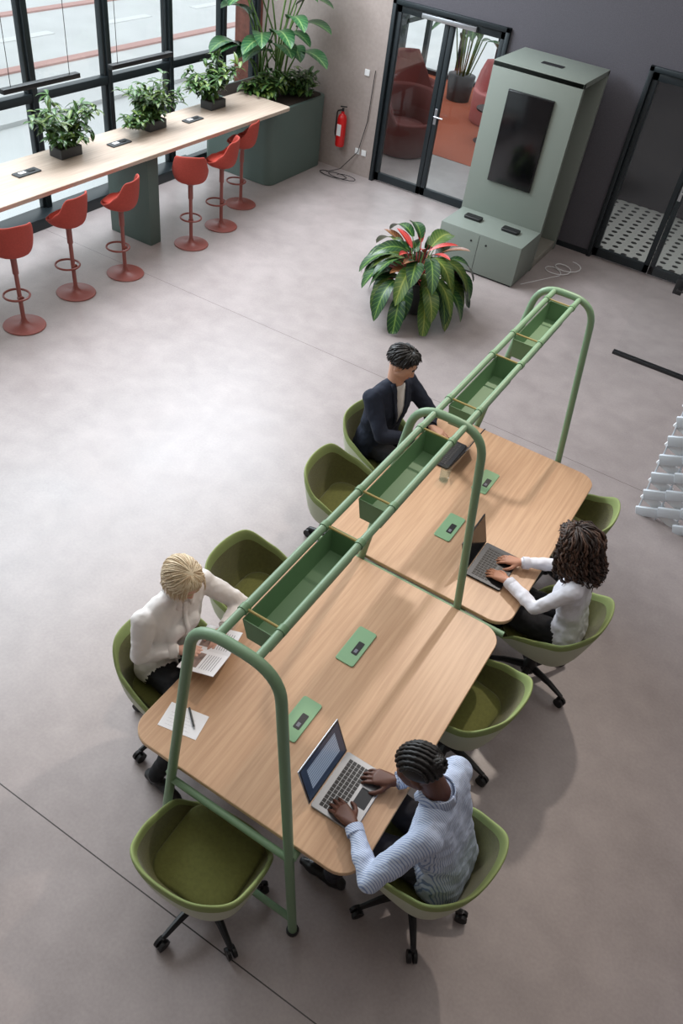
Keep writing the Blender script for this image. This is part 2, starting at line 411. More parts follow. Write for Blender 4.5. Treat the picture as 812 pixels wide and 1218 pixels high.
def lerp_prof(tab):
    def f(x):
        for (x0,y0),(x1,y1) in zip(tab,tab[1:]):
            if x<=x1:
                t=(x-x0)/(x1-x0); t=t*t*(3-2*t); return y0+(y1-y0)*t
        return tab[-1][1]
    return f
hb=MB(); shell(hb,.245,.222,.43,lerp_prof([(0,.32),(38,.315),(70,.21),(98,.15),(110,.12),(134,-.015),(181,-.02)]),'olive','lime','cream',e=3.2,tilt=.14,th=.02)
chair_shell=hb.obj('seat_shell',sharp=0,subsurf=1,link=False)
cb=MB(); cb.slab(0,.02,.20,.20,.1,.43,.475,'olive2',.015); chair_pad=cb.obj('seat_pad',subsurf=1,link=False,sharp=60)
kb=MB(); kb.lathe([(0,.38),(.11,.38),(.11,.39),(0,.39)],(0,0,0),'black'); kb.lathe([(.022,.22),(.022,.38)],(0,0,0),'blackm',16); kb.lathe([(.0,.07),(.045,.07),(.045,.12),(.032,.14),(.032,.26),(.022,.26)],(0,0,0),'black',16)
for k in range(5):
    a=2*pi*k/5+.3; c,s_=math.cos(a),math.sin(a)
    kb.tube([(.03*c,.03*s_,.105),(.16*c,.16*s_,.10),(.255*c,.255*s_,.078)],[.024,.018,.013],'black',8)
    kb.tube([(.255*c,.255*s_,.085),(.255*c,.255*s_,.045)],.012,'black',8)
    for q in (-.014,.014):
        o_=V((.265*c,.265*s_,.03)); ax=V((-s_,c,0)); kb.tube([o_+ax*(q-.008),o_+ax*(q+.008)],.03,'black',16)
chair_base=kb.obj('swivel_base',link=False)
def chair(x,y,ang,base_rot=0):
    r=empty('swivel_tub_chair',(x,y,0),math.radians(ang-90))
    for s_ in (chair_shell,chair_pad): dup(s_,r)
    o=dup(chair_base,r); o.rotation_euler=(0,0,base_rot)
chair(-.02,-.15,92,.45)
chair(.77,.40,170,-.2)
chair(.56,1.22,172,.6)
chair(.75,2.00,176,.4)
chair(.53,2.86,182,.2)
chair(-.71,.48,-8,.9)
chair(-.69,1.16,0,.2)
chair(-.72,2.17,5,.5)
chair(-.80,2.78,-8,.2)

# ------------------------------------------------------------------ bar stools
sb=MB(); shell(sb,.165,.155,.73,lerp_prof([(0,.25),(50,.24),(78,.10),(105,.03),(130,.0),(181,-.01)]),'redin','red','red',.05,e=2.3,th=.018)
sb.slab(0,.01,.135,.135,.09,.73,.765,'redin',.012)
st_shell=sb.obj('stool_shell',sharp=0,subsurf=1,link=False)
sb=MB(); sb.lathe([(0,0),(.18,0),(.185,.006),(.18,.012),(.05,.022),(.03,.04),(.019,.08),(.019,.5),(.026,.5),(.026,.64),(.1,.685),(0,.69)],(0,0,0),'redm',32)
ring=[(.11*math.sin(2*pi*k/24),.06+.11*math.cos(2*pi*k/24),.27) for k in range(24)]
sb.tube(ring,.010,'redm',8,closed=True); sb.tube([(0,-.03,.27),(0,.0,.27)],.028,'redm')
st_base=sb.obj('stool_base',link=False)
for x,y,a in ((-4.46,2.82,165),(-4.57,3.55,190),(-4.51,4.16,200),(-4.48,5.15,130),(-4.54,5.75,205),(-4.76,6.41,205)):
    r=empty('bar_stool',(x,y,0),math.radians(a-90)); dup(st_shell,r); dup(st_base,r)

# ------------------------------------------------------------------ counter
b=MB(); b.slab(-4.97,2.9,.36,4.25,.04,.96,1.0,'counter',.004)
for y in (1.0,4.8): b.box(-5.30,-4.74,y,y+.16,0,.96,'sage2',.006)
b.box(-5.28,-5.1,-1.2,6.9,.86,.96,'sage2',.004)
b.obj('window_counter')
for y in (3.55,4.72,5.85):
    b=MB(); b.slab(-5.02,y,.05,.13,.008,1.0,1.012,'pot',.002); b.slab(-5.02,y-.05,.02,.035,.004,1.012,1.018,'white',.001); b.slab(-5.02,y+.05,.02,.035,.004,1.012,1.018,'black',.001); b.obj('counter_power_dock')
for y0,y1 in ((3.4,4.25),(4.65,5.5)):
    b=MB(); b.box(-5.03,-4.97,y0,y1,1.68,1.72,'black',.004)
    for y in (y0+.1,y1-.1): b.tube([(-5,y,1.72),(-5,y,HC)],.003,'cable',6)
    b.obj('linear_pendant_lamp')

# ------------------------------------------------------------------ plants
def bush(name,x,y,z,n,spread,h,ls,pot=True,pw=.13):
    b=MB()
    if pot:
        b.box(x-.08,x+.08,y-pw,y+pw,z,z+.09,'pot',.006); b.box(x-.07,x+.07,y-pw+.01,y+pw-.01,z+.085,z+.092,'soil')
    for i in range(n):
        a=random.random()*2*pi; e=random.uniform(.25,1); sp=spread*random.uniform(.3,1)
        p0=V((x+random.uniform(-.04,.04),y+random.uniform(-pw*.6,pw*.6),z+.08))
        p2=p0+V((math.cos(a)*sp,math.sin(a)*sp*1.2,h*e)); p1=(p0+p2)/2+V((0,0,h*.25))
        pts=[p0*(1-t)**2+p1*2*t*(1-t)+p2*t*t for t in (0,.25,.5,.75,1)]
        b.tube(pts,.003,'stem',5)
        for q in pts[1:]:
            for k in range(4):
                d=V((random.uniform(-1,1),random.uniform(-1,1),random.uniform(-.2,.8)))
                b.leaf(q,d,ls*random.uniform(.7,1.3),ls*.45,.9,'leafT' if random.random()<.7 else 'leafB',n=4)
    b.obj(name,sharp=0)
bush('counter_plant',-5.12,4.12,1.0,28,.30,.40,.105)
bush('counter_plant',-5.12,5.32,1.0,28,.26,.40,.10)
bush('counter_plant',-5.16,6.38,1.0,26,.28,.42,.11)
bush('counter_plant',-5.05,5.02,1.0,14,.20,.14,.08,False)

b=MB(); b.slab(-5.36,7.72,.53,.62,.12,0,.88,'sage2',.006)
b.slab(-5.36,7.72,.49,.58,.1,.87,.885,'soil',.001); b.obj('corner_planter_box')
b=MB()
for i in range(26):
    a=random.uniform(-2.7,1.0); lean=random.uniform(.1,.5)
    p0=V((-5.35+random.uniform(-.2,.2),7.75+random.uniform(-.2,.2),.88)); h=random.uniform(.45,1.4)
    p1=p0+V((math.cos(a)*lean*.4,math.sin(a)*lean*.4,h*.6)); p2=p0+V((math.cos(a)*lean,math.sin(a)*lean,h))
    p2.y=min(p2.y,8.0); p2.x=max(p2.x,-5.6)
    b.tube([p0,p1,p2],[.014,.011,.008],'stem',7)
    d=V((math.cos(a)*.8,math.sin(a)*.8,.55)); 
    if d.y>0: d.y*=.1
    if d.x<0: d.x*=.15
    b.leaf(p2,d,random.uniform(.40,.6),random.uniform(.22,.30),1.3,'leafS',fold=.2,n=10)
b.obj('strelitzia_plant',sharp=0)
bush('planter_fern',-5.2,7.35,.82,30,.28,.32,.12,False); bush('planter_fern',-5.05,7.95,.82,24,.24,.28,.12,False)

# big leafy floor plant
random.seed(21)
px,py=-1.98,5.62
b=MB(); b.lathe([(0,0),(.13,0),(.15,.02),(.17,.32),(.175,.34),(.16,.34),(.155,.30),(0,.30)],(px,py,0),'pot',28)
b.lathe([(.154,.305),(0,.31)],(px,py,0),'soil',20)
N=74
for i in range(N):
    a=i*2.399+random.uniform(-.35,.35); lev=(i/N)**1.35
    el=-.3+1.5*lev+random.uniform(-.15,.25); r0=.03
    p0=V((px+math.cos(a)*r0,py+math.sin(a)*r0,.34)); Lp=.32*random.uniform(.65,1.2)
    d=V((math.cos(a)*math.cos(el),math.sin(a)*math.cos(el),math.sin(el)+.32)).normalized()
    m_='leafA' if random.random()<.5 else 'leafB'
    if i>N-7: m_='leafR'
    if i in (30,44,57,63): m_='leafBr'
    p2=p0+d*Lp; b.tube([p0,(p0+p2)/2+V((0,0,.02)),p2],[.007,.006,.005],'stemred' if random.random()<.6 else 'stem',6)
    dd=V((math.cos(a+random.uniform(-.5,.5)),math.sin(a+random.uniform(-.5,.5)),.1+.7*lev)).normalized()
    if m_=='leafR': b.leaf(p2,dd,.28,.09,.6,m_,fold=.4,n=9)
    elif m_=='leafBr': b.leaf(p2,dd,.32,.11,.5,m_,fold=.4,n=9)
    else: b.leaf(p2,dd,random.uniform(.34,.48),random.uniform(.15,.21),3.4*random.uniform(.6,1)-1.2*lev,m_,fold=.2,n=9,zmin=.03,up=V((random.uniform(-.4,.4),random.uniform(-.4,.4),1)))
b.obj('potted_philodendron',sharp=0)
b=MB()
for i in range(14):
    a=random.random()*2*pi; p0=V((-4.9,12.9,.0)); p2=p0+V((math.cos(a)*.3,math.sin(a)*.3,random.uniform(.8,1.7)))
    b.tube([p0,p2],.01,'stem',6); b.leaf(p2,V((math.cos(a),math.sin(a),.4)),.5,.2,1.4,'leafS')
b.lathe([(0,0),(.2,0),(.24,.4),(0,.4)],(-4.9,12.9,0),'pot'); b.obj('lounge_plant',sharp=0)

# ------------------------------------------------------------------ meeting booth with display and bench
x0,x1=-2.34,-1.35; b=MB()
b.box(x0,x1,7.40,7.46,.0,1.98,'sage',.004)
b.box(x0,x1,8.20,8.26,.0,1.98,'sage',.004)
b.box(x0,x0+.05,7.46,8.2,.0,1.98,'sage',.004)
b.box(x0,x1,7.40,8.26,1.93,1.985,'sage',.004)
b.box(x0+.05,x1-.01,7.46,8.2,0,.10,'sage3',.003)
b.box(x0+.05,x1-.5,7.46,8.19,.10,.45,'sage3',.01)
b.box(x0+.02,x1,6.83,7.40,.02,.46,'sage',.005)
b.box(x0+.04,x1-.02,6.85,7.40,0,.02,'black')
b.box((x0+x1)/2-.002,(x0+x1)/2+.002,6.8285,6.84,.04,.44,'black')
b.slab(-1.84,7.8,.12,.05,.01,1.985,1.99,'black',.001)
for x in (-2.08,-1.62):
    b.slab(x,7.16,.10,.055,.02,.46,.49,'black',.004)
for x in (-1.93,-1.75): b.lathe([(0,0),(.012,0),(.012,.003),(0,.003)],(0,0,0),'black',12,T=Matrix.Translation((x,6.83,.36))@Matrix.Rotation(pi/2,4,'X'))
bo=b.obj('meeting_booth')
b=MB(); b.box(-2.10,-1.60,7.365,7.40,.84,1.76,'screen',.006); b.box(-2.105,-1.595,7.375,7.40,.835,1.765,'black',.004); b.obj('display_panel',bo)
b=MB(); pts=[(-1.3,7.0,.006)]
for k in range(30): a=k*.5; pts.append((-1.15+.12*math.cos(a)+k*.006,7.55+.12*math.sin(a)+k*.01,.007+.0012*k))
b.tube(pts,.005,'wcable',6); b.obj('power_cable')

b=MB(); b.lathe([(0,.32),(.055,.32),(.062,.34),(.062,.66),(.05,.70),(.022,.725),(.02,.75),(0,.75)],(-4.56,YB-.085,0),'extred',24)
b.tube([(-4.56,YB-.085,.74),(-4.56,YB-.085,.79)],.016,'black'); b.tube([(-4.6,YB-.085,.80),(-4.5,YB-.1,.82)],.008,'black')
b.tube(fillet([(-4.56,YB-.085,.77),(-4.64,YB-.09,.74),(-4.65,YB-.08,.45),(-4.62,YB-.06,.38)],.03),.009,'black'); b.slab(-4.56,YB-.145,.03,.003,.002,.46,.60,'white',.001)
b.obj('fire_extinguisher')
b=MB()
for x,z in ((-4.32,1.25),(-4.32,.3),(-4.22,.3)): b.slab(x,YB-.006,.035,.006,.004,z-.035,z+.035,'white',.001)
b.obj('wall_socket')
b=MB(); pts=[(-4.2,YB-.02,1.3),(-4.22,YB-.02,.7),(-4.3,YB-.03,.3),(-4.5,YB-.1,.04),(-4.62,YB-.25,.008)]
for k in range(26): a=k*.55; pts.append((-4.55+.17*math.cos(a+2)+k*.012,YB-.3+.08*math.sin(a+2),.009+.0012*k))
b.tube(pts,.005,'cable',6); b.obj('coiled_cable')

b=MB(); b.box(.0,3.2,6.27,6.33,0,.03,'black',.003); tr=b.obj('glass_partition')
b=MB(); b.box(.02,3.2,6.299,6.301,.03,2.3,'glass3'); b.box(.30,.38,6.27,6.33,.78,.92,'black',.004); b.tube([(.34,6.25,.84),(.34,6.22,.84),(.46,6.22,.84)],.008,'black'); b.obj('pane',tr)
b=MB()
rows=25; nseg=14
for r_ in range(rows):
    for k in range(nseg):
        xa=.90+k*.15; z=.05+r_*.085; up_=1 if (k+r_)%2 else -1
        yy=4.02-.05*math.sin(k*.35)
        T=Matrix.Translation((xa+.075-.0025*r_,yy+.018*up_,z))@Matrix.Rotation(.38*up_,4,'Y')
        b.box(-.09,.09,-.012,.012,-.042,.042,'rope' if up_>0 else 'rope2',.006,T=T)
for k in range(nseg+1): b.tube([(.90+k*.15,4.02,0),(.85+k*.15,4.02,.05+rows*.085)],.007,'rope2',6)
b.obj('woven_slat_screen')

# ------------------------------------------------------------------ things on the desk
def laptop(x,y,rz,body,scr_tilt,screenmat):
    r=empty('laptop',(x,y,.7405),rz); b=MB(); W=.155; D=.215
    b.slab(D/2,0,D/2,W,.012,0,.012,body,.002)
    for i in range(5):
        for j in range(13): b.box(.03+i*.02,.047+i*.02,-.13+j*.02,-.113+j*.02,.012,.0135,'key')
    b.slab(.172,0,.03,.045,.004,.012,.0124,'darkalu' if body=='alu' else 'black',.0001)
    T=Matrix.Rotation(-scr_tilt,4,'Y')
    b.box(-.004,.002,-W,W,.012,.215,body,.002,T=T)
    b.obj('laptop_body',r)
    b=MB(); b.box(.002,.003,-W+.004,W-.004,.018,.211,'black',T=T); b.box(.003,.0034,-W+.01,W-.01,.026,.205,screenmat,T=T)
    b.obj('laptop_screen',r)
def ui_material():
    m=mat('screen_ui',srgb(120,140,165),.2); nt=m.node_tree; bb=nt.nodes['Principled BSDF']
    tc=nt.nodes.new('ShaderNodeTexCoord'); sp=nt.nodes.new('ShaderNodeSeparateXYZ'); nt.links.new(tc.outputs['Generated'],sp.inputs[0])
    inx=mathn(nt,'LESS_THAN',mathn(nt,'ABSOLUTE',mathn(nt,'SUBTRACT',sp.outputs[1],.5)),.36)
    iny=mathn(nt,'LESS_THAN',mathn(nt,'ABSOLUTE',mathn(nt,'SUBTRACT',sp.outputs[2],.52)),.3)
    ln=mathn(nt,'GREATER_THAN',mathn(nt,'SINE',mathn(nt,'MULTIPLY',sp.outputs[2],90)),.55)
    w=mathn(nt,'MULTIPLY',inx,iny)
    c=mixc(nt,w,srgb(48,60,80),mixc(nt,ln,srgb(150,165,185),srgb(100,115,135)))
    nt.links.new(c,bb.inputs['Base Color']); nt.links.new(c,bb.inputs['Emission Color']); bb.inputs['Emission Strength'].default_value=.3
    return m
UI=ui_material()
laptop(.27,.33,.0,'alu',.38,UI)
laptop(.235,1.97,.0,'darkalu',.3,'screen')
laptop(-.25,2.74,pi,'darkalu',.4,'screen')
b=MB(); T=Matrix.Translation((-.42,.185,.7405))@Matrix.Rotation(.2,4,'Z')
b.box(-.095,.095,-.065,.065,0,.0012,'paper',T=T)
for k in range(5): b.box(-.07,.05-.02*(k%2),-.045+k*.016,-.0445+k*.016,.0012,.0014,'ink',T=T)
b.obj('paper_sheet')
b=MB(); b.tube([(-.44,.25,.746),(-.36,.185,.746)],.005,'blackm',8); b.tube([(-.36,.185,.746),(-.35,.177,.746)],[.004,.001],'alu',8); b.obj('pen')
b=MB(); T=Matrix.Translation((-.225,2.48,.7405))
b.lathe([(0,0),(.03,0),(.034,.1),(.032,.1),(.028,.008),(0,.008)],(0,0,0),'tumbler',24,T=T); b.obj('water_glass')

# ------------------------------------------------------------------ people
IC={}
def ico(sub):
    if sub not in IC:
        bm=bmesh.new(); bmesh.ops.create_icosphere(bm,subdivisions=sub,radius=1); IC[sub]=[v.co.copy() for v in bm.verts]; bm.free()
    return IC[sub]
foldtex=bpy.data.textures.new('cloth_folds','CLOUDS'); foldtex.noise_scale=.07; foldtex.noise_depth=2
def body(name,prims,voxel,parent,smooth=3,folds=0):
    allv=[];allf=[];kp=[];kl=[]; mats=[]
    for pts,m in prims:
        if m not in mats: mats.append(m)
        ml=mats.index(m); bm=bmesh.new()
        for p,r in pts:
            rr=V(r) if isinstance(r,tuple) else V((r,r,r))
            for d in ico(3): bm.verts.new(V(p)+V((d.x*rr.x,d.y*rr.y,d.z*rr.z)))
        res=bmesh.ops.convex_hull(bm,input=bm.verts[:])
        junk=[e for e in res['geom_interior'] if isinstance(e,bmesh.types.BMVert)]+[e for e in res['geom_unused'] if isinstance(e,bmesh.types.BMVert)]
        bmesh.ops.delete(bm,geom=list(set(junk)),context='VERTS')
        loose=[v for v in bm.verts if not v.link_faces]; bmesh.ops.delete(bm,geom=loose,context='VERTS')
        bm.verts.index_update(); o=len(allv)
        allv+= [tuple(v.co) for v in bm.verts]; allf+=[tuple(o+v.index for v in f.verts) for f in bm.faces]; bm.free()
        prs=[(i,j) for i in range(len(pts)) for j in range(i,len(pts))]
        for i,j in prs:
            st=(0,) if i==j else (.125,.25,.375,.5,.625,.75,.875)
            for t in st:
                p=V(pts[i][0])*(1-t)+V(pts[j][0])*t
                ra=V(pts[i][1]) if isinstance(pts[i][1],tuple) else V([pts[i][1]]*3); rb=V(pts[j][1]) if isinstance(pts[j][1],tuple) else V([pts[j][1]]*3)
                rr=ra*(1-t)+rb*t
                for d in ico(3): kp.append(p+V((d.x*rr.x,d.y*rr.y,d.z*rr.z))); kl.append(ml)
    me=bpy.data.meshes.new('tmp'); me.from_pydata(allv,[],allf); o=bpy.data.objects.new('tmp',me); COL.objects.link(o)
    md=o.modifiers.new('r','REMESH'); md.mode='VOXEL'; md.voxel_size=voxel
    if smooth: s_=o.modifiers.new('s','SMOOTH'); s_.factor=.5; s_.iterations=smooth
    dg=bpy.context.evaluated_depsgraph_get(); dg.update(); me2=bpy.data.meshes.new_from_object(o.evaluated_get(dg)); bpy.data.objects.remove(o)
    me2.materials.clear()
    for m in mats: me2.materials.append(m if not isinstance(m,str) else M[m])
    if len(mats)>1:
        kd=kdtree.KDTree(len(kp))
        for i,p in enumerate(kp): kd.insert(p,i)
        kd.balance()
        lab=[kl[kd.find(p.center)[1]] for p in me2.polygons]
        bm=bmesh.new(); bm.from_mesh(me2); bm.faces.ensure_lookup_table()
        nb=[[g.index for v in f.verts for g in v.link_faces] for f in bm.faces]; bm.free()
        for it in range(8):
            lab=[max(set(q:=[lab[j] for j in n_]),key=q.count) for n_ in nb]
        me2.polygons.foreach_set('material_index',lab)
    me2.polygons.foreach_set('use_smooth',[True]*len(me2.polygons)); me2.name=name
    ob=bpy.data.objects.new(name,me2); COL.objects.link(ob); ob.parent=parent
    if folds:
        d=ob.modifiers.new('folds','DISPLACE'); d.texture=foldtex; d.strength=folds; d.mid_level=.5; d.texture_coords='LOCAL'
    return ob
def hand(wr,d,up,thumb,skin,scale=1.0,curl=.45,spread=.06):
    wr=V(wr); d=V(d).normalized(); up=V(up); up=(up-d*up.dot(d)).normalized(); side=d.cross(up).normalized()
    if side.dot(V(thumb))<0: side=-side
    S=scale; P=[]
    kn=[wr+d*.088*S+side*.030*S, wr+d*.094*S+side*.010*S, wr+d*.089*S-side*.011*S, wr+d*.078*S-side*.030*S]
    P.append(([(wr,.024*S),(wr+d*.03*S+side*.02*S,.017*S),(wr+d*.03*S-side*.018*S,.016*S)]+[(k,.0115*S) for k in kn],skin))
    lens=[(.042,.026,.020),(.046,.029,.021),(.042,.027,.020),(.034,.021,.018)]
    for i,(k,ls) in enumerate(zip(kn,lens)):
        p=k.copy(); fd=(d+side*spread*(1.5-i)).normalized(); ang=curl*.5; r=.0092*S if i<3 else .008*S
        for q,l in enumerate(ls):
            dirn=(fd*math.cos(ang)-up*math.sin(ang)); n=p+dirn*l*S
            P.append(([(p,r),(n,r*.9)],skin)); p=n; r*=.9; ang+=curl
    t0=wr+d*.028*S+side*.026*S-up*.004; t1=t0+(d*.6+side*.8-up*.25).normalized()*.038*S; t2=t1+(d*.85+side*.45-up*.25).normalized()*.03*S; t3=t2+(d*.95+side*.1-up*.3).normalized()*.024*S
    P+=[([(t0,.015*S),(t1,.0115*S)],skin),([(t1,.0115*S),(t2,.0105*S)],skin),([(t2,.0105*S),(t3,.008*S)],skin)]
    return P
SKA,SKR=(.076,.097,.088),V((0,-.012,.028))
def head(parent,C_,f,skin,lip,brow,iris,neckbase,female=False,hs=.93):
    f=V(f).normalized(); X=f.cross(V((0,0,1))).normalized(); Z=X.cross(f)
    T=Matrix((( X.x,f.x,Z.x,C_[0]),(X.y,f.y,Z.y,C_[1]),(X.z,f.z,Z.z,C_[2]),(0,0,0,1)))@Matrix.Scale(hs,4)
    r=empty('head',(0,0,0)); r.parent=parent; r.matrix_local=T
    nb=T.inverted()@V(neckbase)
    P=[([((0,-.012,.028),SKA)],skin),
       ([((-.036,.052,.02),.034),((.036,.052,.02),.034),((-.036,.05,-.02),.03),((.036,.05,-.02),.03),((-.04,.01,-.05),.024),((.04,.01,-.05),.024),((-.012,.062,-.082),.021),((.012,.062,-.082),.021)],skin),
       ([((0,.078,.022),.010),((0,.100,-.016),.010)],skin),([((0,.098,-.02),.0105),((-.012,.090,-.024),.008),((.012,.090,-.024),.008)],skin),
       ([((-.03,.078,.03),.008),((-.012,.082,.028),.008)],skin),([((.03,.078,.03),.008),((.012,.082,.028),.008)],skin),
       ([((-.020,.078,-.052),.005),((0,.087,-.050),.006),((.020,.078,-.052),.005)],lip),([((-.015,.078,-.059),.005),((0,.085,-.060),.007),((.015,.078,-.059),.005)],lip),
       ([((-.044,.0735,.034),.0035),((-.030,.0835,.040),.0045),((-.014,.0865,.036),.0045)],brow),([((.044,.0735,.034),.0035),((.030,.0835,.040),.0045),((.014,.0865,.036),.0045)],brow),
       ([((-.077,-.008,-.004),(.010,.018,.030))],skin),([((.077,-.008,-.004),(.010,.018,.030))],skin),
       ([((0,-.022,-.03),.056 if not female else .05),(nb,.058 if not female else .05)],skin)]
    body('face',P,.0038,r,2)
    b=MB()
    for s_ in (-1,1):
        b.ell((s_*.030,.0735,.012),(.0125,.0115,.0085),'eyewhite',seg=14,rings=10); b.ell((s_*.030,.0815,.011),(.0055,.0045,.0055),iris,seg=10,rings=8)
        b.tube([(s_*.018,.083,.015),(s_*.030,.0865,.0195),(s_*.042,.080,.015)],[.0015,.0022,.0015],brow,6)
    b.obj('eyes',r)
    return r
M['eyewhite']=mat('eye_white',srgb(225,220,215),.3)
M['iris']=mat('dark_iris',srgb(40,26,18),.2)
def hairpt(a,p,off):
    pr=math.radians(p); 
    x=math.sin(pr)*math.sin(a)*(SKA[0]+off); y=math.sin(pr)*math.cos(a)*(SKA[1]+off); z=math.cos(pr)*(SKA[2]+off)
    return V((x,y,z))+SKR
def hairline(a,front=52,side=92,back=118):
    c=abs(math.degrees(math.atan2(math.sin(a),math.cos(a))))
    if c<35: return front
    if c<75: return front+(side-front)*(c-35)/40
    if c<120: return side+(back-side)*(c-75)/45
    return back
def cap(b,m,off,**kw):
    n=36;k=14;vs=[];fs=[]
    for i in range(k+1):
        for j in range(n):
            a=2*pi*j/n; p=(hairline(a,**kw))*i/k+.01; w=1 if i<k else .2; vs.append(hairpt(a,p,off*w))
    for i in range(k):
        for j in range(n): fs.append((i*n+j,(i+1)*n+j,(i+1)*n+(j+1)%n,i*n+(j+1)%n))
    b.add(vs,fs,m)
def strands(parent,m,N,off,rad,hang,amp,freq,p0=6,capoff=.012,kw={},hair_m2=None,grav=None):
    b=MB(); cap(b,m,capoff,**kw)
    g=grav if grav is not None else V((0,0,-1))
    for i in range(N):
        a=random.random()*2*pi; pe=hairline(a,**kw)+random.uniform(-4,4); ps=random.uniform(p0,max(p0+1,pe*.75)); ph=random.random()*6.3
        pts=[];st=9; o=off*random.uniform(.5,1.25)
        for k in range(st):
            p=ps+(pe-ps)*k/(st-1); q=hairpt(a+.1*math.sin(ph+p*.03),p,capoff*.6+o*math.sin(pi*.5*min(1,(k+1)/4)))
            pts.append(q)
        c=abs(math.atan2(math.sin(a),math.cos(a)))
        hl=hang*random.uniform(.7,1.1)*(1 if c>.8 else 0)
        if hl>.01:
            q=pts[-1]; out=V((q.x,q.y,0)).normalized(); ns=max(4,int(hl/.012))
            for k in range(ns):
                q=q+g*(hl/ns)+out*(hl/ns)*(.25 if k<ns/2 else -.12); pts.append(q)
        if amp:
            for k,q in enumerate(pts):
                w=min(1,k/4)*amp; pts[k]=q+V((math.sin(ph+k*freq)*w,math.cos(ph+k*freq*.9)*w,math.sin(ph*2+k*freq*1.1)*w*.6))
        n=len(pts); rs=[rad*(.5+.5*min(1,k/3))*(1 if k<n-3 else (n-k)/4) for k in range(n)]
        b.tube(pts,rs,hair_m2 if (hair_m2 and random.random()<.35) else m,5)
    return b.obj('hair',parent,sharp=0)
def person(name,hip,F,shR,shL,elR,elL,wrR,wrL,neck,headc,hf,kneeR,kneeL,ftR,ftL,skin,lip,brow,top,pants,shoe,w=1.0,female=False,extra=None,handR=None,handL=None,sleeve=1.0,iris='iris',hs=.93,folds=.022):
    r=empty(name,(hip[0],hip[1],0)); inv=V((hip[0],hip[1],0))
    v=lambda p:V(p)-inv
    hip,shR,shL,elR,elL,wrR,wrL,neck,headc,kneeR,kneeL,ftR,ftL=[v(p) for p in (hip,shR,shL,elR,elL,wrR,wrL,neck,headc,kneeR,kneeL,ftR,ftL)]
    F=V(F).normalized(); S=F.cross(V((0,0,1))).normalized()
    mid=(shR+shL)/2; wa=.85 if female else 1.0
    chest=hip.lerp(mid,.70)+F*.015; waist=hip.lerp(mid,.32)
    sS=(shR-shL).normalized()
    we=max(.030*w,.0315); fe=max(.040*w*sleeve,.037)
    P=[([(hip+S*.07+F*.03,.072),(hip-S*.07+F*.03,.072)],pants),
       ([(hip+S*.075+V((0,0,-.005)),.108*w),(hip-S*.075+V((0,0,-.005)),.108*w),(waist+sS*.062,.092*w*wa),(waist-sS*.062,.092*w*wa)],top),
       ([(waist+sS*.062,.092*w*wa),(waist-sS*.062,.092*w*wa),(chest+sS*.085,.095*w*wa),(chest-sS*.085,.095*w*wa)],top),
       ([(chest+sS*.085,.095*w*wa),(chest-sS*.085,.095*w*wa),(mid.lerp(shR,.72),.062*w),(mid.lerp(shL,.72),.062*w),(mid.lerp(neck,.6),.06)],top),
       ([(mid.lerp(shR,.5),.055),(mid.lerp(shL,.5),.055),(neck,.05)],top)]
    if female: P.append(([(chest+sS*.06+F*.05,.055),(chest-sS*.06+F*.05,.055)],top))
    for sh,el,wr in ((shR,elR,wrR),(shL,elL,wrL)):
        P.append(([(sh,.056*w*sleeve),(sh.lerp(el,.5),.050*w*sleeve),(el,.043*w*sleeve)],top)); P.append(([(mid.lerp(sh,.7),.058*w),(sh,.056*w)],top))
        P.append(([(el,.043*w*sleeve),(el.lerp(wr,.4),fe),(wr-(wr-el).normalized()*.02,we)],top))
    for s_,kn,ft in ((1,kneeR,ftR),(-1,kneeL,ftL)):
        hp=hip+S*(.08*s_)+F*.06
        P.append(([(hp,.078),(hp.lerp(kn,.5),.074),(kn,.060)],pants)); P.append(([(kn,.060),(kn.lerp(ft,.35),.054),(ft+V((0,0,.09)),.042)],pants))
        P.append(([(ft-F*.04+V((0,0,.035)),.033),(ft+V((0,0,.06)),.035)],shoe)); P.append(([(ft-F*.05+V((0,0,.032)),.031),(ft+F*.09+V((0,0,.032)),.033),(ft+F*.16+V((0,0,.024)),.022)],shoe))
    if extra: P+=extra(hip,chest,neck,mid,F,sS)
    body('torso_and_limbs',P,.0075,r,3,folds=folds)
    for el,wr,kw,nm,th in ((elR,wrR,handR,'hand_right',-1),(elL,wrL,handL,'hand_left',1)):
        kw=kw or {}
        d=kw.get('d',(wr-el)); up=kw.get('up',V((0,0,1))); 
        d=V(d).normalized(); side=d.cross(V(up)).normalized()*(-1 if th==-1 else 1)
        thumb=kw.get('thumb',side)
        HP=hand(wr,d,up,thumb,skin,kw.get('s',.88 if female else .96),kw.get('curl',.42))
        dd=(wr-el).normalized(); HP.append(([(wr-dd*.05,.0235),(wr,.0225)],skin))
        body(nm,HP,.0036,r,1)
        cr=max(.0345*w*sleeve,.036)
        cb=MB(); o_=wr-dd*.022; cb.tube([o_-dd*.03,o_-dd*.022,o_+dd*.012,o_+dd*.014,o_+dd*.006],[.028,cr,cr,cr-.003,.020],top,20); cb.obj('cuff',r,sharp=50)
    h=head(r,headc,hf,skin,lip,brow,iris,neck,female,hs)
    return r,h,dict(chest=chest,neck=neck,mid=mid,F=F,S=sS,hip=hip)
